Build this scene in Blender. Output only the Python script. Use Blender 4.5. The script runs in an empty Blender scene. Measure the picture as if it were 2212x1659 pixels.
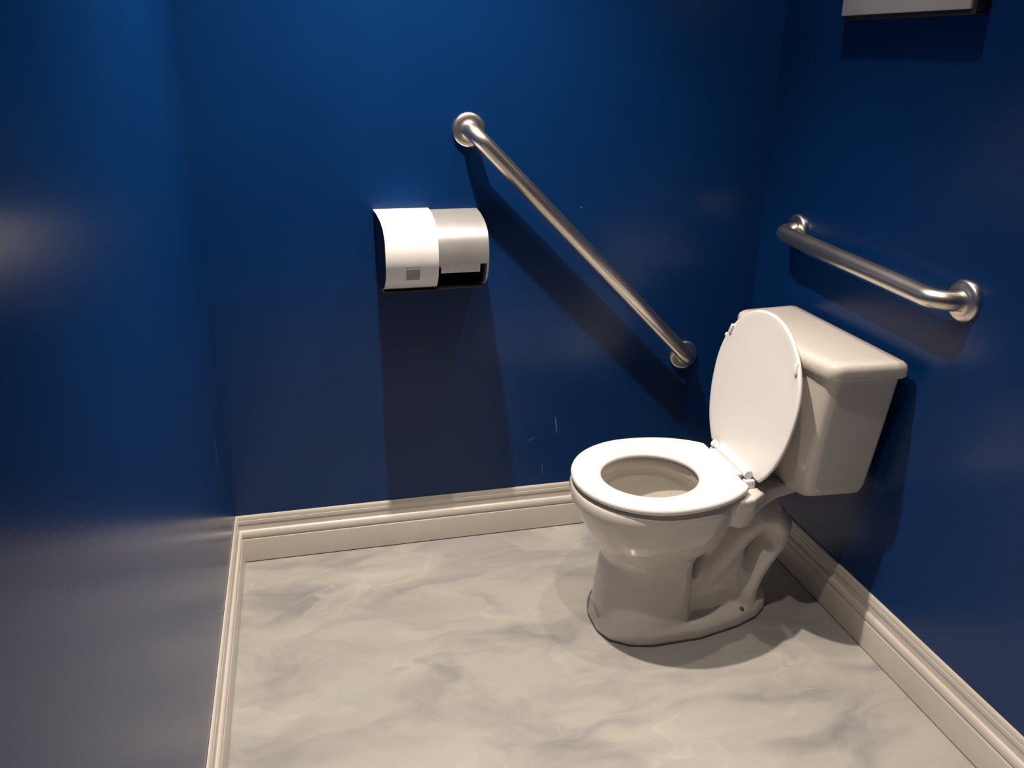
import bpy, bmesh, math
from math import pi, sin, cos, radians
from mathutils import Vector, Matrix

C = bpy.context.scene.collection
sc = bpy.context.scene

# ------------------------------------------------------------------ camera
CAM = Vector((0.2432, -2.1699, 1.3392))
ya, pt, ro = radians(13.789), radians(21.325), radians(0.651)
F = Vector((sin(ya)*cos(pt), cos(ya)*cos(pt), -sin(pt)))
R = Vector((cos(ya), -sin(ya), 0))
U = R.cross(F)
R2 = R*cos(ro) + U*sin(ro)
U2 = U*cos(ro) - R*sin(ro)
cd = bpy.data.cameras.new('camera')
cam = bpy.data.objects.new('camera', cd)
C.objects.link(cam)
cam.matrix_world = Matrix(((R2.x, U2.x, -F.x, CAM.x), (R2.y, U2.y, -F.y, CAM.y),
                           (R2.z, U2.z, -F.z, CAM.z), (0, 0, 0, 1)))
cd.sensor_fit = 'HORIZONTAL'
cd.sensor_width = 36.0
cd.lens = 36.0*1850.6/2212
cd.clip_start = 0.02
sc.camera = cam

# ------------------------------------------------------------------ world, exposure, lamps
w = bpy.data.worlds.new('world')
sc.world = w
w.use_nodes = True
w.node_tree.nodes['Background'].inputs[0].default_value = (0.5, 0.45, 0.4, 1)
w.node_tree.nodes['Background'].inputs[1].default_value = 0.005
vs = sc.view_settings
vs.view_transform = 'Standard'
vs.look = 'None'
vs.gamma = 1.0
vs.use_curve_mapping = False
vs.exposure = -0.45

# room: left wall x = 0, back wall y = 0, right wall x = W, floor z = 0
W = 1.491
H = 2.52
YF = -3.3
YT = -0.485            # centre line of the toilet
# name, x, y, watts, cone in degrees, cone blend
LAMPS = [('B', 0.44, -0.49, 400.0, 90, 1.0), ('A', 1.12, -0.62, 60.0, 120, 1.0), ('C', 0.72, -1.22, 100.0, 80, 1.0),
         ('D', 0.74, -1.95, 260.0, 60, 1.0)]  # D is an added lamp that brightens the front of the floor
LAMP_COL = (1.0, 0.87, 0.73)


# ------------------------------------------------------------------ materials
def mat(name, col=(0.8, 0.8, 0.8), rough=0.5, metal=0.0, coat=0.0, coat_rough=0.05, spec=0.5):
    m = bpy.data.materials.new(name)
    m.use_nodes = True
    b = m.node_tree.nodes['Principled BSDF']
    b.inputs['Base Color'].default_value = (*col, 1)
    b.inputs['Roughness'].default_value = rough
    b.inputs['Metallic'].default_value = metal
    b.inputs['Coat Weight'].default_value = coat
    b.inputs['Coat Roughness'].default_value = coat_rough
    b.inputs['Specular IOR Level'].default_value = spec
    return m


def bsdf(m):
    return m.node_tree.nodes['Principled BSDF']


def add_noise_variation(m, c0, c1, scale, bump=0.0, bump_scale=200.0, detail=4.0):
    nt = m.node_tree
    tc = nt.nodes.new('ShaderNodeTexCoord')
    n = nt.nodes.new('ShaderNodeTexNoise')
    n.inputs['Scale'].default_value = scale
    n.inputs['Detail'].default_value = detail
    nt.links.new(tc.outputs['Object'], n.inputs['Vector'])
    r = nt.nodes.new('ShaderNodeValToRGB')
    r.color_ramp.elements[0].position = 0.3
    r.color_ramp.elements[1].position = 0.7
    r.color_ramp.elements[0].color = (*c0, 1)
    r.color_ramp.elements[1].color = (*c1, 1)
    nt.links.new(n.outputs['Fac'], r.inputs['Fac'])
    nt.links.new(r.outputs['Color'], bsdf(m).inputs['Base Color'])
    if bump > 0:
        n2 = nt.nodes.new('ShaderNodeTexNoise')
        n2.inputs['Scale'].default_value = bump_scale
        n2.inputs['Detail'].default_value = 3
        nt.links.new(tc.outputs['Object'], n2.inputs['Vector'])
        b = nt.nodes.new('ShaderNodeBump')
        b.inputs['Strength'].default_value = bump
        b.inputs['Distance'].default_value = 0.002
        nt.links.new(n2.outputs['Fac'], b.inputs['Height'])
        nt.links.new(b.outputs['Normal'], bsdf(m).inputs['Normal'])
    return r


def wall_paint(name, scratches=(), axes=(0, 2), rough=0.28, spec=0.36):
    """deep blue semi-gloss paint with light scratches: (u0, v0, u1, v1, half width, strength)"""
    m = mat(name, (0.01, 0.05, 0.2), rough, spec=spec)
    nt = m.node_tree
    r = add_noise_variation(m, WALL0, WALL1, 3.0, bump=0.05, bump_scale=140.0)
    if scratches:
        tc = nt.nodes.new('ShaderNodeTexCoord')
        sx = nt.nodes.new('ShaderNodeSeparateXYZ')
        nt.links.new(tc.outputs['Object'], sx.inputs[0])

        def mth(op, a, b=None, clamp=False):
            n = nt.nodes.new('ShaderNodeMath')
            n.operation = op
            n.use_clamp = clamp
            for i, v in enumerate((a, b)):
                if v is None:
                    continue
                if isinstance(v, (int, float)):
                    n.inputs[i].default_value = v
                else:
                    nt.links.new(v, n.inputs[i])
            return n.outputs[0]
        u, v = sx.outputs[axes[0]], sx.outputs[axes[1]]
        tot = None
        for u0, v0, u1, v1, hw, st in scratches:
            L = math.hypot(u1-u0, v1-v0)
            du, dv = (u1-u0)/L, (v1-v0)/L
            cu, cv = (u0+u1)/2, (v0+v1)/2
            a = mth('SUBTRACT', u, cu)
            b = mth('SUBTRACT', v, cv)
            al = mth('ABSOLUTE', mth('ADD', mth('MULTIPLY', a, du), mth('MULTIPLY', b, dv)))
            pe = mth('ABSOLUTE', mth('SUBTRACT', mth('MULTIPLY', a, dv), mth('MULTIPLY', b, du)))
            m1 = mth('SUBTRACT', 1.0, mth('DIVIDE', pe, hw), True)
            m2 = mth('SUBTRACT', 1.0, mth('DIVIDE', al, L/2), True)
            k = mth('MULTIPLY', mth('MULTIPLY', m1, mth('MULTIPLY', m2, 2.0, True)), st)
            tot = k if tot is None else mth('MAXIMUM', tot, k)
        mx = nt.nodes.new('ShaderNodeMix')
        mx.data_type = 'RGBA'
        nt.links.new(tot, mx.inputs['Factor'])
        nt.links.new(r.outputs['Color'], mx.inputs[6])
        mx.inputs[7].default_value = (0.35, 0.42, 0.55, 1)
        nt.links.new(mx.outputs[2], bsdf(m).inputs['Base Color'])
    return m


WALL0 = (0.0013, 0.0245, 0.112)
WALL1 = (0.0018, 0.0290, 0.126)
M_back = wall_paint('blue_paint_back', [
    (0.905, 0.360, 0.912, 0.300, 0.0020, 0.45), (0.822, 0.285, 0.846, 0.298, 0.0016, 0.35),
    (0.868, 0.215, 0.872, 0.165, 0.0016, 0.25), (0.957, 0.955, 0.960, 0.950, 0.003, 0.4)], (0, 2))
M_left = wall_paint('blue_paint_left', [
    (-0.235, 0.505, -0.205, 0.37, 0.0022, 0.55), (-0.40, 0.33, -0.38, 0.18, 0.002, 0.2)], (1, 2), 0.24, 0.22)
M_blue = wall_paint('blue_paint')
M_trim = mat('white_trim_paint', (0.80, 0.75, 0.68), 0.35)
add_noise_variation(M_trim, (0.53, 0.485, 0.435), (0.58, 0.535, 0.49), 6.0)
M_porc = mat('white_porcelain', (0.82, 0.78, 0.72), 0.40, coat=1.0, coat_rough=0.035, spec=0.2)
add_noise_variation(M_porc, (0.61, 0.565, 0.515), (0.64, 0.595, 0.545), 3.0)
M_seat = mat('white_seat_plastic', (0.86, 0.85, 0.84), 0.30, coat=0.3, coat_rough=0.1)
add_noise_variation(M_seat, (0.75, 0.735, 0.73), (0.78, 0.765, 0.76), 3.0)
M_ceil = mat('white_ceiling', (0.7, 0.68, 0.64), 0.8)
add_noise_variation(M_ceil, (0.36, 0.35, 0.33), (0.42, 0.41, 0.39), 30.0, bump=0.3)
M_dark = mat('dark_grey_plastic', (0.022, 0.022, 0.024), 0.45)
add_noise_variation(M_dark, (0.018, 0.018, 0.02), (0.028, 0.028, 0.03), 40.0)
M_white = mat('white_cover_plastic', (0.86, 0.84, 0.84), 0.30)
add_noise_variation(M_white, (0.85, 0.83, 0.83), (0.88, 0.86, 0.86), 5.0)
M_silver = mat('silver_grey_plastic', (0.60, 0.59, 0.58), 0.38, metal=0.45)
add_noise_variation(M_silver, (0.34, 0.335, 0.33), (0.38, 0.375, 0.37), 25.0)
M_paper = mat('white_tissue_paper', (0.85, 0.82, 0.78), 0.9)
add_noise_variation(M_paper, (0.82, 0.79, 0.75), (0.88, 0.85, 0.81), 90.0, bump=0.3, bump_scale=400)
M_cap = mat('stained_bolt', (0.13, 0.09, 0.05), 0.6)
add_noise_variation(M_cap, (0.08, 0.05, 0.03), (0.2, 0.15, 0.1), 300.0)
M_caulk_shade = mat('dark_caulk_shade', (0.06, 0.05, 0.045), 0.8)  # for caulk at the foot and painted shadow lines at the floor
add_noise_variation(M_caulk_shade, (0.04, 0.033, 0.028), (0.12, 0.10, 0.085), 25.0)
M_chrome = mat('chrome', (0.8, 0.79, 0.77), 0.12, metal=1.0)
add_noise_variation(M_chrome, (0.75, 0.74, 0.72), (0.82, 0.81, 0.79), 40.0)

# brushed stainless steel
M_steel = mat('brushed_stainless_steel', (0.68, 0.62, 0.56), 0.25, metal=1.0)
nt = M_steel.node_tree
tc = nt.nodes.new('ShaderNodeTexCoord')
nz = nt.nodes.new('ShaderNodeTexNoise')
nz.inputs['Scale'].default_value = 15
nt.links.new(tc.outputs['Object'], nz.inputs['Vector'])
mr = nt.nodes.new('ShaderNodeMapRange')
mr.inputs['To Min'].default_value = 0.30
mr.inputs['To Max'].default_value = 0.37
nt.links.new(nz.outputs['Fac'], mr.inputs['Value'])
nt.links.new(mr.outputs['Result'], bsdf(M_steel).inputs['Roughness'])

# water
M_water = mat('toilet_water', (0.9, 0.95, 0.95), 0.02)
bsdf(M_water).inputs['Transmission Weight'].default_value = 1.0
bsdf(M_water).inputs['IOR'].default_value = 1.33

# canvas on the wall
M_canvas = mat('pale_grey_board', (0.62, 0.60, 0.60), 0.5)
add_noise_variation(M_canvas, (0.58, 0.56, 0.56), (0.66, 0.64, 0.64), 8.0)

# printed label of the dispenser: fine grey rules
M_label = mat('printed_label', (0.5, 0.5, 0.5), 0.5)
nt = M_label.node_tree
tc = nt.nodes.new('ShaderNodeTexCoord')
sx = nt.nodes.new('ShaderNodeSeparateXYZ')
nt.links.new(tc.outputs['Object'], sx.inputs[0])
mm = nt.nodes.new('ShaderNodeMath')
mm.operation = 'MULTIPLY'
mm.inputs[1].default_value = 1/0.0042*2*pi
nt.links.new(sx.outputs[2], mm.inputs[0])
ms = nt.nodes.new('ShaderNodeMath')
ms.operation = 'SINE'
nt.links.new(mm.outputs[0], ms.inputs[0])
rr = nt.nodes.new('ShaderNodeValToRGB')
rr.color_ramp.elements[0].color = (0.26, 0.26, 0.26, 1)
rr.color_ramp.elements[1].color = (0.44, 0.43, 0.42, 1)
nt.links.new(ms.outputs[0], rr.inputs['Fac'])
nt.links.new(rr.outputs['Color'], bsdf(M_label).inputs['Base Color'])

# marbled epoxy floor
M_floor = mat('marbled_epoxy', (0.5, 0.5, 0.5), 0.32, coat=0.35, coat_rough=0.08, spec=0.4)
nt = M_floor.node_tree
tc = nt.nodes.new('ShaderNodeTexCoord')


def nnoise(vec, scale, detail=4, rough=0.55, dist=0.0):
    n = nt.nodes.new('ShaderNodeTexNoise')
    n.inputs['Scale'].default_value = scale
    n.inputs['Detail'].default_value = detail
    n.inputs['Roughness'].default_value = rough
    n.inputs['Distortion'].default_value = dist
    nt.links.new(vec, n.inputs['Vector'])
    return n


def warp(vec, n, amt):
    s = nt.nodes.new('ShaderNodeVectorMath')
    s.operation = 'SUBTRACT'
    nt.links.new(n.outputs['Color'], s.inputs[0])
    s.inputs[1].default_value = (0.5, 0.5, 0.5)
    m = nt.nodes.new('ShaderNodeVectorMath')
    m.operation = 'SCALE'
    nt.links.new(s.outputs[0], m.inputs[0])
    m.inputs['Scale'].default_value = amt
    a = nt.nodes.new('ShaderNodeVectorMath')
    a.operation = 'ADD'
    nt.links.new(vec, a.inputs[0])
    nt.links.new(m.outputs[0], a.inputs[1])
    return a.outputs[0]


mp = nt.nodes.new('ShaderNodeMapping')
mp.inputs['Rotation'].default_value = (0, 0, radians(35))
mp.inputs['Scale'].default_value = (1.0, 1.9, 1.0)
nt.links.new(tc.outputs['Object'], mp.inputs['Vector'])
wv = warp(mp.outputs[0], nnoise(mp.outputs[0], 2.2, 3), 0.55)
n1 = nnoise(wv, 3.0, 5, 0.5, 0.8)
r1 = nt.nodes.new('ShaderNodeValToRGB')
cr = r1.color_ramp
cr.elements[0].position = 0.30
cr.elements[0].color = (0.215, 0.207, 0.210, 1)
cr.elements[1].position = 0.72
cr.elements[1].color = (0.39, 0.37, 0.338, 1)
e = cr.elements.new(0.45)
e.color = (0.29, 0.282, 0.273, 1)
e = cr.elements.new(0.55)
e.color = (0.34, 0.328, 0.307, 1)
nt.links.new(n1.outputs['Fac'], r1.inputs['Fac'])
# pale wisps along ridges of a second warped noise
n2 = nnoise(wv, 3.4, 2, 0.4, 0.6)
r2 = nt.nodes.new('ShaderNodeValToRGB')
cr = r2.color_ramp
cr.elements[0].position = 0.44
cr.elements[0].color = (0, 0, 0, 1)
cr.elements[1].position = 0.515
cr.elements[1].color = (0, 0, 0, 1)
e = cr.elements.new(0.5)
e.color = (1, 1, 1, 1)
nt.links.new(n2.outputs['Fac'], r2.inputs['Fac'])
n3 = nnoise(mp.outputs[0], 3.0, 2)
mr3 = nt.nodes.new('ShaderNodeMapRange')
mr3.inputs['From Min'].default_value = 0.48
mr3.inputs['From Max'].default_value = 0.68
mr3.inputs['To Max'].default_value = 0.38
nt.links.new(n3.outputs['Fac'], mr3.inputs['Value'])
mk_ = nt.nodes.new('ShaderNodeMath')
mk_.operation = 'MULTIPLY'
nt.links.new(r2.outputs['Color'], mk_.inputs[0])
nt.links.new(mr3.outputs['Result'], mk_.inputs[1])
mx = nt.nodes.new('ShaderNodeMix')
mx.data_type = 'RGBA'
nt.links.new(mk_.outputs[0], mx.inputs['Factor'])
nt.links.new(r1.outputs['Color'], mx.inputs[6])
mx.inputs[7].default_value = (0.50, 0.475, 0.43, 1)
nt.links.new(mx.outputs[2], bsdf(M_floor).inputs['Base Color'])
bp_ = nt.nodes.new('ShaderNodeBump')
bp_.inputs['Strength'].default_value = 0.05
bp_.inputs['Distance'].default_value = 0.01
nt.links.new(n1.outputs['Fac'], bp_.inputs['Height'])
nt.links.new(bp_.outputs['Normal'], bsdf(M_floor).inputs['Normal'])


# ------------------------------------------------------------------ mesh helpers (everything in world coordinates)
def obj(name, bm, m, parent=None, smooth=True, angle=35):
    bmesh.ops.recalc_face_normals(bm, faces=bm.faces)
    me = bpy.data.meshes.new(name)
    bm.to_mesh(me)
    bm.free()
    me.materials.append(m)
    if smooth:
        for p in me.polygons:
            p.use_smooth = True
        if angle:
            me.set_sharp_from_angle(angle=radians(angle))
    o = bpy.data.objects.new(name, me)
    C.objects.link(o)
    if parent is not None:
        o.parent = parent
        if parent.type == 'EMPTY':
            o.matrix_parent_inverse = Matrix.Translation(-parent.location)
    return o


def thing(name, label, cat, loc, group=None):
    o = bpy.data.objects.new(name, None)
    o.empty_display_size = 0.1
    C.objects.link(o)
    o.location = loc
    o['label'] = label
    o['category'] = cat
    if group:
        o['group'] = group
    return o


def struct(o):
    o['kind'] = 'structure'
    return o


def bx(bm, x0, x1, y0, y1, z0, z1, bevel=0.0, seg=2):
    r = bmesh.ops.create_cube(bm, size=1.0)
    vs_ = r['verts']
    for v in vs_:
        v.co = Vector((x0+(v.co.x+.5)*(x1-x0), y0+(v.co.y+.5)*(y1-y0), z0+(v.co.z+.5)*(z1-z0)))
    if bevel:
        es = {e for v in vs_ for e in v.link_edges}
        bmesh.ops.bevel(bm, geom=list(es), offset=bevel, segments=seg, profile=0.5, affect='EDGES')


def loft(bm, rings, cap0=True, cap1=True):
    vr = [[bm.verts.new(p) for p in r] for r in rings]
    n = len(vr[0])
    for a, b in zip(vr[:-1], vr[1:]):
        for i in range(n):
            j = (i+1) % n
            bm.faces.new((a[i], a[j], b[j], b[i]))
    if cap0:
        bm.faces.new(list(reversed(vr[0])))
    if cap1:
        bm.faces.new(vr[-1])
    return vr


def tube(bm, pts, rad, n=24, ry=None, cap=True):
    """sweep of a circle (or ellipse rad x ry) along points, parallel transported"""
    pts = [Vector(p) for p in pts]
    rads = rad if isinstance(rad, (list, tuple)) else [rad]*len(pts)
    rings = []
    nrm = None
    for i, p in enumerate(pts):
        t = (pts[min(i+1, len(pts)-1)] - pts[max(i-1, 0)]).normalized()
        if nrm is None:
            nrm = Vector((0, 1, 0)) if abs(t.y) < 0.9 else Vector((1, 0, 0))
        nrm = (nrm - t*nrm.dot(t)).normalized()
        b = t.cross(nrm)
        r = rads[i]
        r1 = ry if ry is not None else r
        rings.append([p + nrm*(cos(2*pi*k/n)*r1) + b*(sin(2*pi*k/n)*r) for k in range(n)])
    loft(bm, rings, cap, cap)


def lathe(bm, o, axis, prof, n=40):
    """profile of (radius, distance along axis) pairs"""
    o = Vector(o)
    a = Vector(axis).normalized()
    u = a.orthogonal().normalized()
    v = a.cross(u)
    rings = [[o + a*h + u*(r*cos(2*pi*k/n)) + v*(r*sin(2*pi*k/n)) for k in range(n)] for r, h in prof]
    loft(bm, rings, prof[0][0] > 1e-6, prof[-1][0] > 1e-6)


def fillet(poly, radii, seg=8):
    """poly: 2D points, closed; round each corner"""
    out = []
    n = len(poly)
    for i in range(n):
        p = Vector(poly[i])
        a = Vector(poly[i-1])
        b = Vector(poly[(i+1) % n])
        r = radii[i]
        if r <= 0:
            out.append(p)
            continue
        da, db = (a-p), (b-p)
        la, lb = da.length, db.length
        da.normalize()
        db.normalize()
        ang = math.acos(max(-1, min(1, da.dot(db))))
        d = min(r/math.tan(ang/2), la*.49, lb*.49)
        pa, pb = p+da*d, p+db*d
        for k in range(seg+1):
            t = k/seg
            out.append(pa*(1-t)**2 + p*2*t*(1-t) + pb*t*t)
    return out


def arc_corner(a, p, b, r, seg=10):
    """points rounding corner p between a and b (3D)"""
    a, p, b = Vector(a), Vector(p), Vector(b)
    da, db = (a-p).normalized(), (b-p).normalized()
    ang = math.acos(max(-1, min(1, da.dot(db))))
    d = r/math.tan(ang/2)
    pa, pb = p+da*d, p+db*d
    c = p + (da+db).normalized()*(r/sin(ang/2))
    out = []
    va, vb = pa-c, pb-c
    tot = va.angle(vb)
    ax = va.cross(vb).normalized()
    for k in range(seg+1):
        out.append(c + Matrix.Rotation(tot*k/seg, 3, ax) @ va)
    return out


# ------------------------------------------------------------------ room shell
bm = bmesh.new()
bx(bm, -0.12, W+0.12, YF-0.12, 0.12, -0.1, 0.0)
struct(obj('floor', bm, M_floor, smooth=False))
bm = bmesh.new()
bx(bm, -0.12, W+0.12, 0.0, 0.12, 0.0, H)
struct(obj('wall_back', bm, M_back, smooth=False))
bm = bmesh.new()
bx(bm, -0.12, 0.0, YF, 0.0, 0.0, H)
struct(obj('wall_left', bm, M_left, smooth=False))
bm = bmesh.new()
bx(bm, W, W+0.12, YF, 0.0, 0.0, H)
struct(obj('wall_right', bm, M_blue, smooth=False))
bm = bmesh.new()
bx(bm, -0.12, W+0.12, YF-0.12, YF, 0.0, H)
struct(obj('wall_front', bm, M_blue, smooth=False))
bm = bmesh.new()
bx(bm, -0.12, W+0.12, YF-0.12, 0.12, H, H+0.1)
struct(obj('ceiling', bm, M_ceil, smooth=False))

# baseboards: moulded profile (distance from wall, height), mitred at the corners
HB = 0.1412
PROF = [(0.0, 0.003), (0.0140, 0.003), (0.0145, 0.0690), (0.0138, 0.0720), (0.0118, 0.0740), (0.0118, 0.0762),
        (0.0136, 0.0780), (0.0142, 0.0810), (0.0138, 0.0870), (0.0125, 0.0925), (0.0100, 0.0965), (0.0070, 0.0985),
        (0.0062, 0.1010), (0.0062, 0.1140), (0.0072, 0.1160), (0.0074, 0.1185), (0.0066, 0.1260), (0.0056, 0.1275),
        (0.0054, 0.1345), (0.0040, 0.1390), (0.0020, HB), (0.0, HB)]
E_ = 0.0005


def baseboard(name, fn0, fn1):
    b = bmesh.new()
    loft(b, [[fn0(d, z) for d, z in PROF], [fn1(d, z) for d, z in PROF]])
    return struct(obj(name, b, M_trim, angle=25))


baseboard('baseboard_back', lambda d, z: Vector((d, -d-E_, z)), lambda d, z: Vector((W-d, -d-E_, z)))
baseboard('baseboard_left', lambda d, z: Vector((d+E_, -d, z)), lambda d, z: Vector((d+E_, YF+0.001, z)))
baseboard('baseboard_right', lambda d, z: Vector((W-d-E_, -d, z)), lambda d, z: Vector((W-d-E_, YF+0.001, z)))
# dark strips that paint the shadow line under the boards
bm = bmesh.new()
bx(bm, 0.006, W-0.006, -0.0135, -0.001, 0.0, 0.0028)
struct(obj('joint_shade_1', bm, M_caulk_shade, smooth=False))
bm = bmesh.new()
bx(bm, 0.001, 0.0125, YF, -0.002, 0.0, 0.0028)
struct(obj('joint_shade_2', bm, M_caulk_shade, smooth=False))
bm = bmesh.new()
bx(bm, W-0.0125, W-0.001, YF, -0.002, 0.0, 0.0028)
struct(obj('joint_shade_3', bm, M_caulk_shade, smooth=False))


# ------------------------------------------------------------------ recessed ceiling lamps and one added fill
M_bulb = bpy.data.materials.new('lamp_glow')
M_bulb.use_nodes = True
nb = M_bulb.node_tree
nb.nodes.remove(nb.nodes['Principled BSDF'])
em = nb.nodes.new('ShaderNodeEmission')
em.inputs[0].default_value = (*LAMP_COL, 1)
em.inputs[1].default_value = 8.0
nb.links.new(em.outputs[0], nb.nodes['Material Output'].inputs[0])


def downlight(x, y, watts, cone, blend, label):
    t = thing('recessed_ceiling_lamp', label, 'lamp', (x, y, H), 'recessed lamps in the ceiling above the toilet')
    b = bmesh.new()
    lathe(b, (x, y, H), (0, 0, -1), [(0.034, 0.0005), (0.050, 0.0005), (0.050, 0.004), (0.046, 0.007), (0.036, 0.007), (0.034, 0.004)])
    bm2 = obj('trim_ring', b, M_trim, t)
    b = bmesh.new()
    lathe(b, (x, y, H), (0, 0, -1), [(0.030, 0.0006), (0.030, 0.003), (0.022, 0.006), (0.010, 0.0075), (0.0, 0.0078)], 32)
    obj('bulb', b, M_bulb, t)
    ld = bpy.data.lights.new('lamp_light', 'SPOT')
    ld.energy = watts
    ld.color = LAMP_COL
    ld.shadow_soft_size = 0.022
    ld.spot_size = radians(cone)
    ld.spot_blend = blend
    lo = bpy.data.objects.new('lamp_light', ld)
    C.objects.link(lo)
    lo.location = (x, y, H-0.035)
    return t


LBL = {'B': 'small recessed ceiling lamp nearest the toilet paper dispenser',
       'A': 'small recessed ceiling lamp above the toilet bowl',
       'C': 'small recessed ceiling lamp over the open floor in front of the toilet',
       'D': 'added fill lamp farthest from the back wall, brightening the front floor'}
for nme, x, y, wt, cone, blend in LAMPS:
    downlight(x, y, wt, cone, blend, LBL[nme])

# ------------------------------------------------------------------ toilet
T = thing('toilet', 'white two-piece porcelain toilet with its lid raised against the tank', 'toilet', (1.10, YT, 0))


def se(cx, cy, z, xf, xb, hw, nf=2.1, nb_=2.4, n=72):
    """egg-like ring: front at x = xf, back at x = xb, half width hw, widest at cx"""
    out = []
    for k in range(n):
        t = 2*pi*k/n
        c, s = cos(t), sin(t)
        e_ = nf if c < 0 else nb_
        a = (cx-xf) if c < 0 else (xb-cx)
        out.append(Vector((cx + a*math.copysign(abs(c)**(2/e_), c), cy + hw*math.copysign(abs(s)**(2/e_), s), z)))
    return out


bm = bmesh.new()
outer = [  # z, cx, xf, xb, hw, n_front, n_back
    (0.000, 0.985, 0.872, 1.100, 0.117, 2.1, 4.0), (0.030, 0.985, 0.873, 1.100, 0.115, 2.1, 4.0),
    (0.100, 0.985, 0.877, 1.100, 0.109, 2.1, 4.0), (0.170, 0.985, 0.885, 1.100, 0.105, 2.1, 4.0),
    (0.200, 0.985, 0.890, 1.105, 0.107, 2.1, 3.6), (0.222, 0.990, 0.881, 1.120, 0.116, 2.1, 3.2),
    (0.245, 0.995, 0.866, 1.145, 0.136, 2.1, 2.8), (0.270, 1.000, 0.849, 1.165, 0.156, 2.1, 2.5),
    (0.300, 1.000, 0.833, 1.180, 0.171, 2.1, 2.4), (0.330, 1.000, 0.819, 1.190, 0.180, 2.1, 2.4),
    (0.356, 1.000, 0.808, 1.195, 0.1845, 2.1, 2.4), (0.372, 1.000, 0.806, 1.195, 0.1860, 2.1, 2.4),
    (0.384, 1.000, 0.808, 1.195, 0.1840, 2.1, 2.4), (0.390, 1.000, 0.813, 1.190, 0.1790, 2.1, 2.4),
    (0.392, 1.000, 0.822, 1.180, 0.1700, 2.1, 2.4)]
inner = [
    (0.392, 0.992, 0.876, 1.110, 0.118, 2.1, 2.1), (0.388, 0.992, 0.873, 1.112, 0.116, 2.1, 2.1),
    (0.366, 0.992, 0.872, 1.114, 0.118, 2.1, 2.1), (0.358, 0.992, 0.866, 1.120, 0.124, 2.1, 2.1),
    (0.348, 0.992, 0.858, 1.128, 0.132, 2.1, 2.1), (0.320, 0.995, 0.862, 1.128, 0.130, 2.1, 2.1),
    (0.280, 1.000, 0.882, 1.120, 0.113, 2.1, 2.1), (0.240, 1.010, 0.910, 1.110, 0.090, 2.1, 2.1),
    (0.210, 1.020, 0.940, 1.100, 0.070, 2.1, 2.1), (0.180, 1.030, 0.965, 1.090, 0.053, 2.1, 2.1),
    (0.150, 1.035, 0.990, 1.080, 0.038, 2.1, 2.1)]
rings = [se(cx, YT, z, xf, xb, hw, a, b_) for z, cx, xf, xb, hw, a, b_ in outer]
rings += [se(cx, YT-0.004, z, xf, xb, hw, a, b_) for z, cx, xf, xb, hw, a, b_ in inner]
loft(bm, rings)


def outline(pairs, z, grow=0.0, rnd=0.03):
    """closed ring from (x, half width) stations"""
    pts = [(x, YT-hw-grow) for x, hw in pairs] + [(x, YT+hw+grow) for x, hw in reversed(pairs)]
    r = fillet(pts, [rnd]*len(pts), 6)
    return [Vector((p.x, p.y, z)) for p in r]


# deck under the tank: thick where it leaves the bowl, arched underneath, thinner towards the wall
rings = []
for x, hw, zb in [(1.136, 0.146, 0.330), (1.150, 0.148, 0.316), (1.172, 0.146, 0.306), (1.198, 0.141, 0.307), (1.222, 0.124, 0.320),
                  (1.250, 0.107, 0.334), (1.290, 0.094, 0.346), (1.340, 0.085, 0.350), (1.378, 0.072, 0.350)]:
    zt = 0.3905
    poly = [(hw, zt), (hw, zt-0.028), (hw-0.016, zb), (-hw+0.016, zb), (-hw, zt-0.028), (-hw, zt)]
    rings.append([Vector((x, YT+p.x, p.y)) for p in fillet(poly, [0.006, 0.02, 0.012, 0.012, 0.02, 0.006], 4)])
loft(bm, rings)
# foot flange
ft = [(0.871, 0.035), (0.888, 0.075), (0.930, 0.106), (0.985, 0.120), (1.110, 0.118), (1.222, 0.094), (1.284, 0.070), (1.330, 0.034)]
loft(bm, [outline(ft, 0.000, 0.0), outline(ft, 0.028, 0.0), outline(ft, 0.038, -0.004), outline(ft, 0.046, -0.016), outline(ft, 0.056, -0.040)])
# trapway: solid web, then the pipe that climbs, arches under the deck and drops to the floor
web0 = [(1.02, 0.078), (1.15, 0.076), (1.24, 0.056)]
web1 = [(1.128, 0.066), (1.18, 0.062), (1.25, 0.050)]
web2 = [(1.100, 0.075), (1.16, 0.072), (1.245, 0.054)]
loft(bm, [outline(web0, 0.0, 0.0, 0.02), outline(web0, 0.10, 0.0, 0.02), outline(web2, 0.15, -0.003, 0.02), outline(web1, 0.20, -0.003, 0.02), outline(web1, 0.27, -0.006, 0.02)])
tr = [(1.110, 0.08), (1.150, 0.145), (1.188, 0.200), (1.226, 0.248), (1.268, 0.276), (1.308, 0.274), (1.330, 0.245), (1.322, 0.205), (1.294, 0.165), (1.272, 0.125), (1.258, 0.080), (1.256, 0.040), (1.258, 0.005)]
tube(bm, [(x, YT, z) for x, z in tr], [0.062, 0.062, 0.060, 0.057, 0.054, 0.050, 0.047, 0.046, 0.046, 0.046, 0.045, 0.046, 0.048], ry=0.076)
bowl = obj('bowl', bm, M_porc, T, angle=0)
md = bowl.modifiers.new('union', 'REMESH')
md.mode = 'VOXEL'
md.voxel_size = 0.0035
md.use_smooth_shade = True
md = bowl.modifiers.new('glaze', 'SMOOTH')
md.factor = 0.5
md.iterations = 14

bm = bmesh.new()
loft(bm, [se(1.022, YT-0.004, 0.200, 0.940, 1.100, 0.069, 2.1, 2.1), se(1.022, YT-0.004, 0.203, 0.938, 1.102, 0.071, 2.1, 2.1)])
obj('water', bm, M_water, T)

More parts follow.
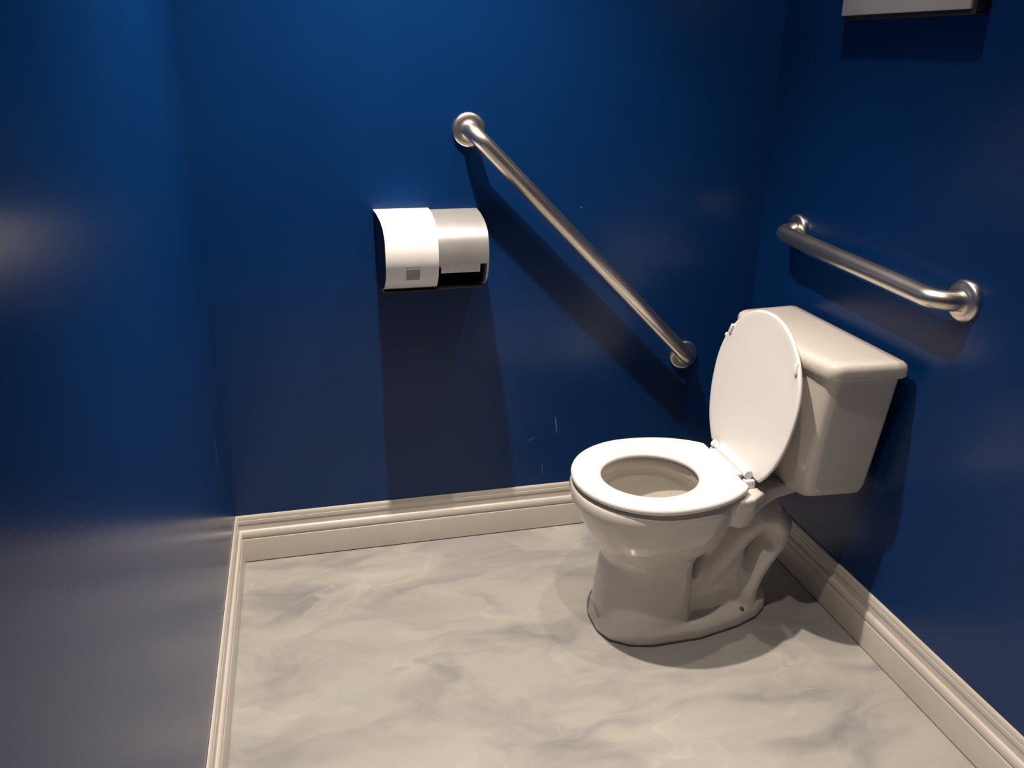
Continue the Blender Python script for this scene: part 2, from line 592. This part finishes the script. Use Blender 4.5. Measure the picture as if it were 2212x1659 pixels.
# dark line around the foot: caulk with its contact shadow painted in
bm = bmesh.new()
loft(bm, [outline(ft, 0.0003, 0.0015), outline(ft, 0.004, 0.0008)])
obj('caulk_and_shade', bm, M_caulk_shade, T)
for s in (-1, 1):
    bm = bmesh.new()
    lathe(bm, (1.235, YT+s*0.074, 0.028), (0, s*0.25, 1), [(0.0085, 0.0), (0.0085, 0.012), (0.006, 0.016), (0.0, 0.017)], 16)
    obj('floor_bolt', bm, M_cap, T)['label'] = 'rusty floor bolt'


# tank
def tank_ring(z, xb, xc, xm, hwb, hwf, rc, rb=0.012, dx=0.0):
    """xb back, xc front corner, xm front middle"""
    front = []
    for k in range(9):
        t = -1 + 2*k/8
        front.append((xm + (xc-xm)*abs(t)**2.2, YT + hwf*t))
    pts = [(xb, YT+hwb), (xb, YT-hwb)] + front
    r = fillet(pts, [rb, rb] + [rc] + [0.004]*7 + [rc], 8)
    return [Vector((p.x, p.y, z)) for p in r]


bm = bmesh.new()
XB = 1.466
tk = [(0.371, 1.430, 1.350, 1.335, 0.100, 0.085), (0.3725, 1.445, 1.338, 1.320, 0.126, 0.113), (0.377, 1.454, 1.328, 1.307, 0.145, 0.134),
      (0.386, 1.460, 1.320, 1.297, 0.156, 0.148), (0.405, 1.463, 1.314, 1.290, 0.163, 0.157), (0.47, 1.465, 1.310, 1.285, 0.174, 0.170),
      (0.56, XB, 1.307, 1.281, 0.189, 0.186), (0.64, XB, 1.305, 1.279, 0.202, 0.199), (0.693, XB, 1.304, 1.278, 0.211, 0.208)]
loft(bm, [tank_ring(z, xb, xc, xm, hb, hf, 0.055) for z, xb, xc, xm, hb, hf in tk])
tank = obj('tank', bm, M_porc, T, angle=60)
bm = bmesh.new()
lo_ = [(0.6935, 0.012), (0.695, 0.004), (0.700, 0.0), (0.718, 0.0), (0.726, 0.0025), (0.731, 0.008), (0.733, 0.016), (0.734, 0.03)]
loft(bm, [tank_ring(z, 1.470-g, 1.294+g, 1.271+g, 0.230-g, 0.218-g, 0.045, 0.014) for z, g in lo_])
obj('tank_lid', bm, M_porc, T, angle=60)

# flush lever at the far front corner of the tank
bm = bmesh.new()
tube(bm, [(1.305, YT+0.165, 0.672), (1.278, YT+0.165, 0.672)], 0.010)
tube(bm, [(1.277, YT+0.155, 0.674), (1.276, YT+0.175, 0.672), (1.275, YT+0.195, 0.669), (1.275, YT+0.214, 0.666)], [0.007, 0.0065, 0.006, 0.007], 16)
obj('flush_lever', bm, M_seat, T)['label'] = 'small white flush lever'


# seat
def seat_pts(cx, xf, hw, xb, n=28):
    """half widths along x: round front, squared rear; returns closed list (x, dy)"""
    pts = []
    for k in range(n+1):                       # front half, from -90 to 90
        t = pi/2 + pi*k/n
        pts.append((cx + (cx-xf)*cos(t), hw*sin(t)))
    L = 0.245/0.19*(cx-xf)
    m_ = 12
    for k in range(1, m_+1):
        x = cx + (xb-cx)*k/m_
        y = hw*max(0.0, 1-((x-cx)/L)**2.2)**0.5
        pts.append((x, -y))
    # back edge
    yb = pts[-1][1]
    for k in range(1, 8):
        pts.append((xb, yb + (-2*yb)*k/8))
    for k in range(m_, 0, -1):
        x = cx + (xb-cx)*k/m_
        y = hw*max(0.0, 1-((x-cx)/L)**2.2)**0.5
        pts.append((x, y))
    return pts


def scale_in(pts, cx, g, hw, a):
    """move outline inwards by about g"""
    return [(cx + (x-cx)*(a-g)/a, y*(hw-g)/hw) for x, y in pts]


SCX, SHW, SXF, SXB = 0.998, 0.1885, 0.808, 1.192
base = seat_pts(SCX, SXF, SHW, SXB)
N = len(base)
Z0 = 0.3965


def hole_pts(a, b, cx, n):
    """same count as the outline, matched by angle from the hole centre"""
    out = []
    for x, y in base:
        t = math.atan2(y, x-cx)
        out.append((cx + a*cos(t), b*sin(t)))
    return out


bm = bmesh.new()
HCX = 0.992
rings = []
for z, g in [(Z0, 0.006), (Z0+0.004, 0.001), (Z0+0.010, 0.0), (Z0+0.015, 0.002), (Z0+0.0175, 0.006), (Z0+0.0185, 0.012)]:
    rings.append([Vector((x, YT+y, z)) for x, y in scale_in(base, SCX, g, SHW, 0.19)])
for z, a, b in [(Z0+0.0185, 0.146, 0.142), (Z0+0.0165, 0.126, 0.122), (Z0+0.0125, 0.1170, 0.1120), (Z0+0.008, 0.1150, 0.1095), (Z0+0.003, 0.1155, 0.110), (Z0, 0.119, 0.114)]:
    rings.append([Vector((x, YT-0.012*0.6+y, z)) for x, y in hole_pts(a, b, HCX, N)])
vr = loft(bm, rings, False, False)
for i in range(N):
    j = (i+1) % N
    bm.faces.new((vr[-1][i], vr[-1][j], vr[0][j], vr[0][i]))
obj('seat', bm, M_seat, T, angle=50)

# raised lid, leaning back onto the tank
TL = radians(8.3)
HX, HZ = 1.217, 0.418
bm = bmesh.new()
nrm = Vector((-cos(TL), 0, sin(TL)))       # towards the front
up = Vector((sin(TL), 0, cos(TL)))
lp = seat_pts(0.0, 0.193, 0.1915, -0.178)   # placeholder orientation, rebuilt below
lidpts = []
for x, y in base:                           # x from front (0.808) to back (1.192): u = 0 at the hinge
    u = (SXB - x)/(SXB-SXF)*0.372 - 0.004
    lidpts.append((u, y*1.01))
ucx = (SXB-SCX)/(SXB-SXF)*0.372 - 0.004


def lid_ring(g, d):
    return [Vector((HX, YT+0.011, HZ)) + up*(ucx + (u-ucx)*(0.186-g)/0.186) + Vector((0, 1, 0))*(v*(0.19-g)/0.19) + nrm*d for u, v in lidpts]


# inner face is a shallow dish inside a small rim; outer face domed
loft(bm, [lid_ring(0.150, -0.0016), lid_ring(0.060, -0.0012), lid_ring(0.020, -0.0004), lid_ring(0.006, 0.0006), lid_ring(0.002, 0.0002),
          lid_ring(0.0, -0.002), lid_ring(0.0, -0.006), lid_ring(0.002, -0.0085), lid_ring(0.010, -0.0105), lid_ring(0.05, -0.0115),
          lid_ring(0.13, -0.012)])
lid = obj('lid', bm, M_seat, T, angle=60)
for s in (-1, 1):
    u, v = 0.285, s*0.150
    bm = bmesh.new()
    o = Vector((HX, YT+0.011+v, HZ)) + up*u
    d1 = (up*1.0 + Vector((0, 1, 0))*(-s*0.35)).normalized()
    d2 = nrm.cross(d1).normalized()
    rg = []
    for h, g in [(-0.002, 0), (0.005, 0), (0.0068, 0.0018)]:
        rg.append([o + nrm*h + d1*(a*(0.012-g)) + d2*(b*(0.0042-g)) for a, b in [(-1, -1), (1, -1), (1, 1), (-1, 1)]])
    loft(bm, rg)
    bmesh.ops.bevel(bm, geom=bm.edges[:], offset=0.0012, segments=2, profile=0.5, affect='EDGES')
    obj('bumper', bm, M_seat, lid)
# hinge: cross bar on the lid and two posts
bm = bmesh.new()
tube(bm, [(1.206, YT-0.078, 0.4215), (1.206, YT+0.086, 0.4215)], 0.0085, 20)
for yy in (-0.079, 0.087):
    tube(bm, [(1.206, YT+yy-0.006, 0.4215), (1.206, YT+yy+0.006, 0.4215)], 0.0105, 20)
bx(bm, 1.180, 1.203, YT-0.068, YT+0.076, 0.405, 0.418, 0.003)
bx(bm, 1.207, 1.224, YT-0.070, YT+0.078, 0.414, 0.428, 0.003)
obj('hinge_bar', bm, M_seat, T, angle=40)
for yy in (-0.084, 0.090):
    bm = bmesh.new()
    bx(bm, 1.196, 1.222, YT+yy-0.010, YT+yy+0.010, 0.3890, 0.411, 0.004)
    obj('hinge_post', bm, M_seat, T, angle=40)
    bm = bmesh.new()
    tube(bm, [(1.209, YT+yy, 0.345), (1.209, YT+yy, 0.298)], 0.0045, 12)
    tube(bm, [(1.209, YT+yy, 0.336), (1.209, YT+yy, 0.326)], 0.011, 12)
    obj('hinge_bolt', bm, M_cap, T)['label'] = 'dark bolt under the hinge'


# ------------------------------------------------------------------ grab bars
def grab_bar(label, P, Q, out, stand=0.057, rad=0.0203, bend=0.044):
    """P, Q flange centres on the wall, out the wall normal"""
    P, Q, out = Vector(P), Vector(Q), Vector(out)
    t = thing('grab_bar', label, 'grab bar', P, None)
    a, b = P+out*stand, Q+out*stand
    path = [P + out*0.004] + arc_corner(P, a, b, bend, 12) + arc_corner(a, b, Q, bend, 12) + [Q + out*0.004]
    bm_ = bmesh.new()
    # parallel transport needs dense straight segment ends only
    tube(bm_, path, rad, 28)
    obj('tube', bm_, M_steel, t, angle=60)
    for c in (P, Q):
        bm_ = bmesh.new()
        lathe(bm_, c, out, [(0.0420, 0.0005), (0.0420, 0.004), (0.0408, 0.0075), (0.0370, 0.0100), (0.0290, 0.0115), (0.0215, 0.0120), (0.0203, 0.0135)], 48)
        obj('flange', bm_, M_steel, t, angle=50)
    return t


grab_bar('long stainless steel grab bar running diagonally down the wall beside the dispenser',
         (0.6574, 0, 1.1532), (1.2866, 0, 0.5187), (0, -1, 0))
grab_bar('short stainless steel grab bar mounted level above the toilet tank',
         (W, -0.187, 0.909), (W, -0.801, 0.890), (-1, 0, 0))

# ------------------------------------------------------------------ toilet paper dispenser
D = thing('toilet_paper_dispenser', 'white and silver rounded double toilet paper dispenser on the blue wall', 'dispenser', (0.55, 0, 0.86))
DP = [(0.001, 0.9600), (0.050, 0.9570), (0.098, 0.9480), (0.126, 0.9370), (0.143, 0.9230), (0.1525, 0.9050), (0.1570, 0.8850),
      (0.1575, 0.8650), (0.1545, 0.8470), (0.1480, 0.8290), (0.1370, 0.8120), (0.1220, 0.7980), (0.1040, 0.7880)]


def shell(bm_, x0, x1, prof, th, taper0=0.0):
    """curved sheet of thickness th following prof (depth, height); taper0 insets the x0 edge with depth"""
    n = len(prof)
    nr = []
    for i in range(n):
        a = Vector(prof[max(i-1, 0)])
        b = Vector(prof[min(i+1, n-1)])
        t_ = (b-a).normalized()
        nr.append(Vector((-t_.y, t_.x)))        # rotates so that it points outwards or inwards
    # outward = increasing depth at the belly
    sgn = 1 if nr[n//2].x > 0 else -1
    ring = []
    for xx in (x0, x1):
        o_ = []
        for i in range(n):
            p = Vector(prof[i])
            o_.append((p, xx))
        ring.append(o_)
    R0, R1 = [], []
    for i in range(n):
        p = Vector(prof[i])
        R0.append((p, x0 + taper0*min(1, p.x/0.15)))
        R1.append((p, x1))
    lo2 = []
    for R_ in (R0, R1):
        outer_ = [Vector((xx, -p.x, p.y)) for p, xx in R_]
        inner_ = []
        for (p, xx), nn in zip(R_, nr):
            q = p - nn*sgn*th
            inner_.append(Vector((xx, -max(q.x, 0.0008), q.y)))
        lo2.append(outer_ + list(reversed(inner_)))
    loft(bm_, lo2)


# dark housing: cheeks, back plate
bm = bmesh.new()
bx(bm, 0.419, 0.678, -0.006, -0.0006, 0.770, 0.952)
hp = [(max(0.0008, d-0.006), z-0.004 if z > 0.87 else z+0.004) for d, z in DP] + [(0.060, 0.776), (0.0008, 0.772)]


def cheek(x0, x1, tp=0.0):
    loft(bm, [[Vector((x0 + tp*min(1, d/0.15), -d, z)) for d, z in hp], [Vector((x1 + tp*min(1, d/0.15), -d, z)) for d, z in hp]])


cheek(0.416, 0.421, 0.010)
cheek(0.546, 0.552)
cheek(0.668, 0.671)
# bottom tray of the left bay and front lip of the right bay
bx(bm, 0.420, 0.552, -0.118, -0.004, 0.778, 0.7825)
bx(bm, 0.552, 0.670, -0.128, -0.112, 0.7850, 0.7905, 0.002)
bx(bm, 0.552, 0.670, -0.112, -0.004, 0.7790, 0.7830)
obj('housing', bm, M_dark, D, angle=30)
# right silver cover, down to the opening, with a strip at its right end
bm = bmesh.new()
top = [p for p in DP if p[1] > 0.852] + [(0.1556, 0.8520)]
shell(bm, 0.545, 0.6765, top, 0.0025)
low = [(0.1556, 0.8520)] + [p for p in DP if p[1] < 0.850]
shell(bm, 0.6715, 0.6765, low, 0.0025)
obj('cover', bm, M_silver, D, angle=30)['label'] = 'silver half of the cover'
# left white sliding cover, slightly proud
bm = bmesh.new()
wp = []
for d, z in DP:
    k = min(1, d/0.05)
    wp.append((d+0.004*k if d > 0.01 else d, z+0.0045 if z > 0.9 else z - 0.002*(1 if z < .85 else 0)))
shell(bm, 0.4125, 0.552, wp, 0.003, 0.0125)
obj('sliding_cover', bm, M_white, D, angle=30)['label'] = 'white half of the cover'


def on_prof(z):
    for (d0, z0), (d1, z1) in zip(wp[:-1], wp[1:]):
        if z1 <= z <= z0:
            t_ = (z0-z)/(z0-z1)
            return d0 + (d1-d0)*t_
    return wp[-1][0]


bm = bmesh.new()
zs = [0.845 - 0.029*k/8 for k in range(9)]
rg = [[Vector((x, -on_prof(z)-off, z)) for x, off in ((0.4735, 0.0001), (0.5065, 0.0001), (0.5065, 0.0007), (0.4735, 0.0007))] for z in zs]
loft(bm, rg)
for za in (0.8525, 0.8490):
    rg = [[Vector((x, -on_prof(z)-off, z)) for x, off in ((0.4735, 0.0001), (0.5065, 0.0001), (0.5065, 0.0006), (0.4735, 0.0006))] for z in (za, za-0.0010)]
    loft(bm, rg)
obj('label', bm, M_label, D, smooth=False)['label'] = 'small grey printed square'

# paper roll
RL = thing('toilet_paper_roll', 'white toilet paper roll showing in the opening of the dispenser', 'toilet paper', (0.61, -0.078, 0.872))
bm = bmesh.new()
NR = 48
rings = []
for x, r in [(0.560, 0.021), (0.560, 0.051), (0.561, 0.0525), (0.656, 0.0525), (0.657, 0.051), (0.657, 0.021)]:
    rings.append([Vector((x, -0.080+r*cos(2*pi*k/NR), 0.882+r*sin(2*pi*k/NR))) for k in range(NR)])
vr = loft(bm, rings, False, False)
for k in range(NR):
    j = (k+1) % NR
    bm.faces.new((vr[-1][k], vr[-1][j], vr[0][j], vr[0][k]))
# loose sheet hanging at the front of the roll
sh = [(-0.1300, 0.905), (-0.1400, 0.882), (-0.1450, 0.862), (-0.1440, 0.845), (-0.1400, 0.828)]
loft(bm, [[Vector((0.560, y, z)) for y, z in sh] + [Vector((0.560, y+0.0008, z)) for y, z in reversed(sh)],
          [Vector((0.657, y, z)) for y, z in sh] + [Vector((0.657, y+0.0008, z)) for y, z in reversed(sh)]])
obj('paper', bm, M_paper, RL, angle=40)
bm = bmesh.new()
tube(bm, [(0.5525, -0.080, 0.882), (0.6675, -0.080, 0.882)], 0.019, 24)
obj('core', bm, M_dark, RL)

# ------------------------------------------------------------------ board hanging on the right wall
S = thing('wall_canvas', 'pale grey rectangular board hanging on the wall above the short grab bar', 'picture', (W, -0.50, 1.70))
bm = bmesh.new()
bx(bm, W-0.030, W-0.0006, -0.700, -0.293, 1.418, 1.95, 0.002)
obj('board', bm, M_canvas, S, angle=40)
bm = bmesh.new()
bx(bm, W-0.026, W-0.0006, -0.712, -0.7005, 1.414, 1.955, 0.002)
bx(bm, W-0.026, W-0.0006, -0.712, -0.293, 1.4085, 1.4175, 0.002)
obj('frame', bm, M_dark, S, angle=40)['label'] = 'thin dark edge frame'
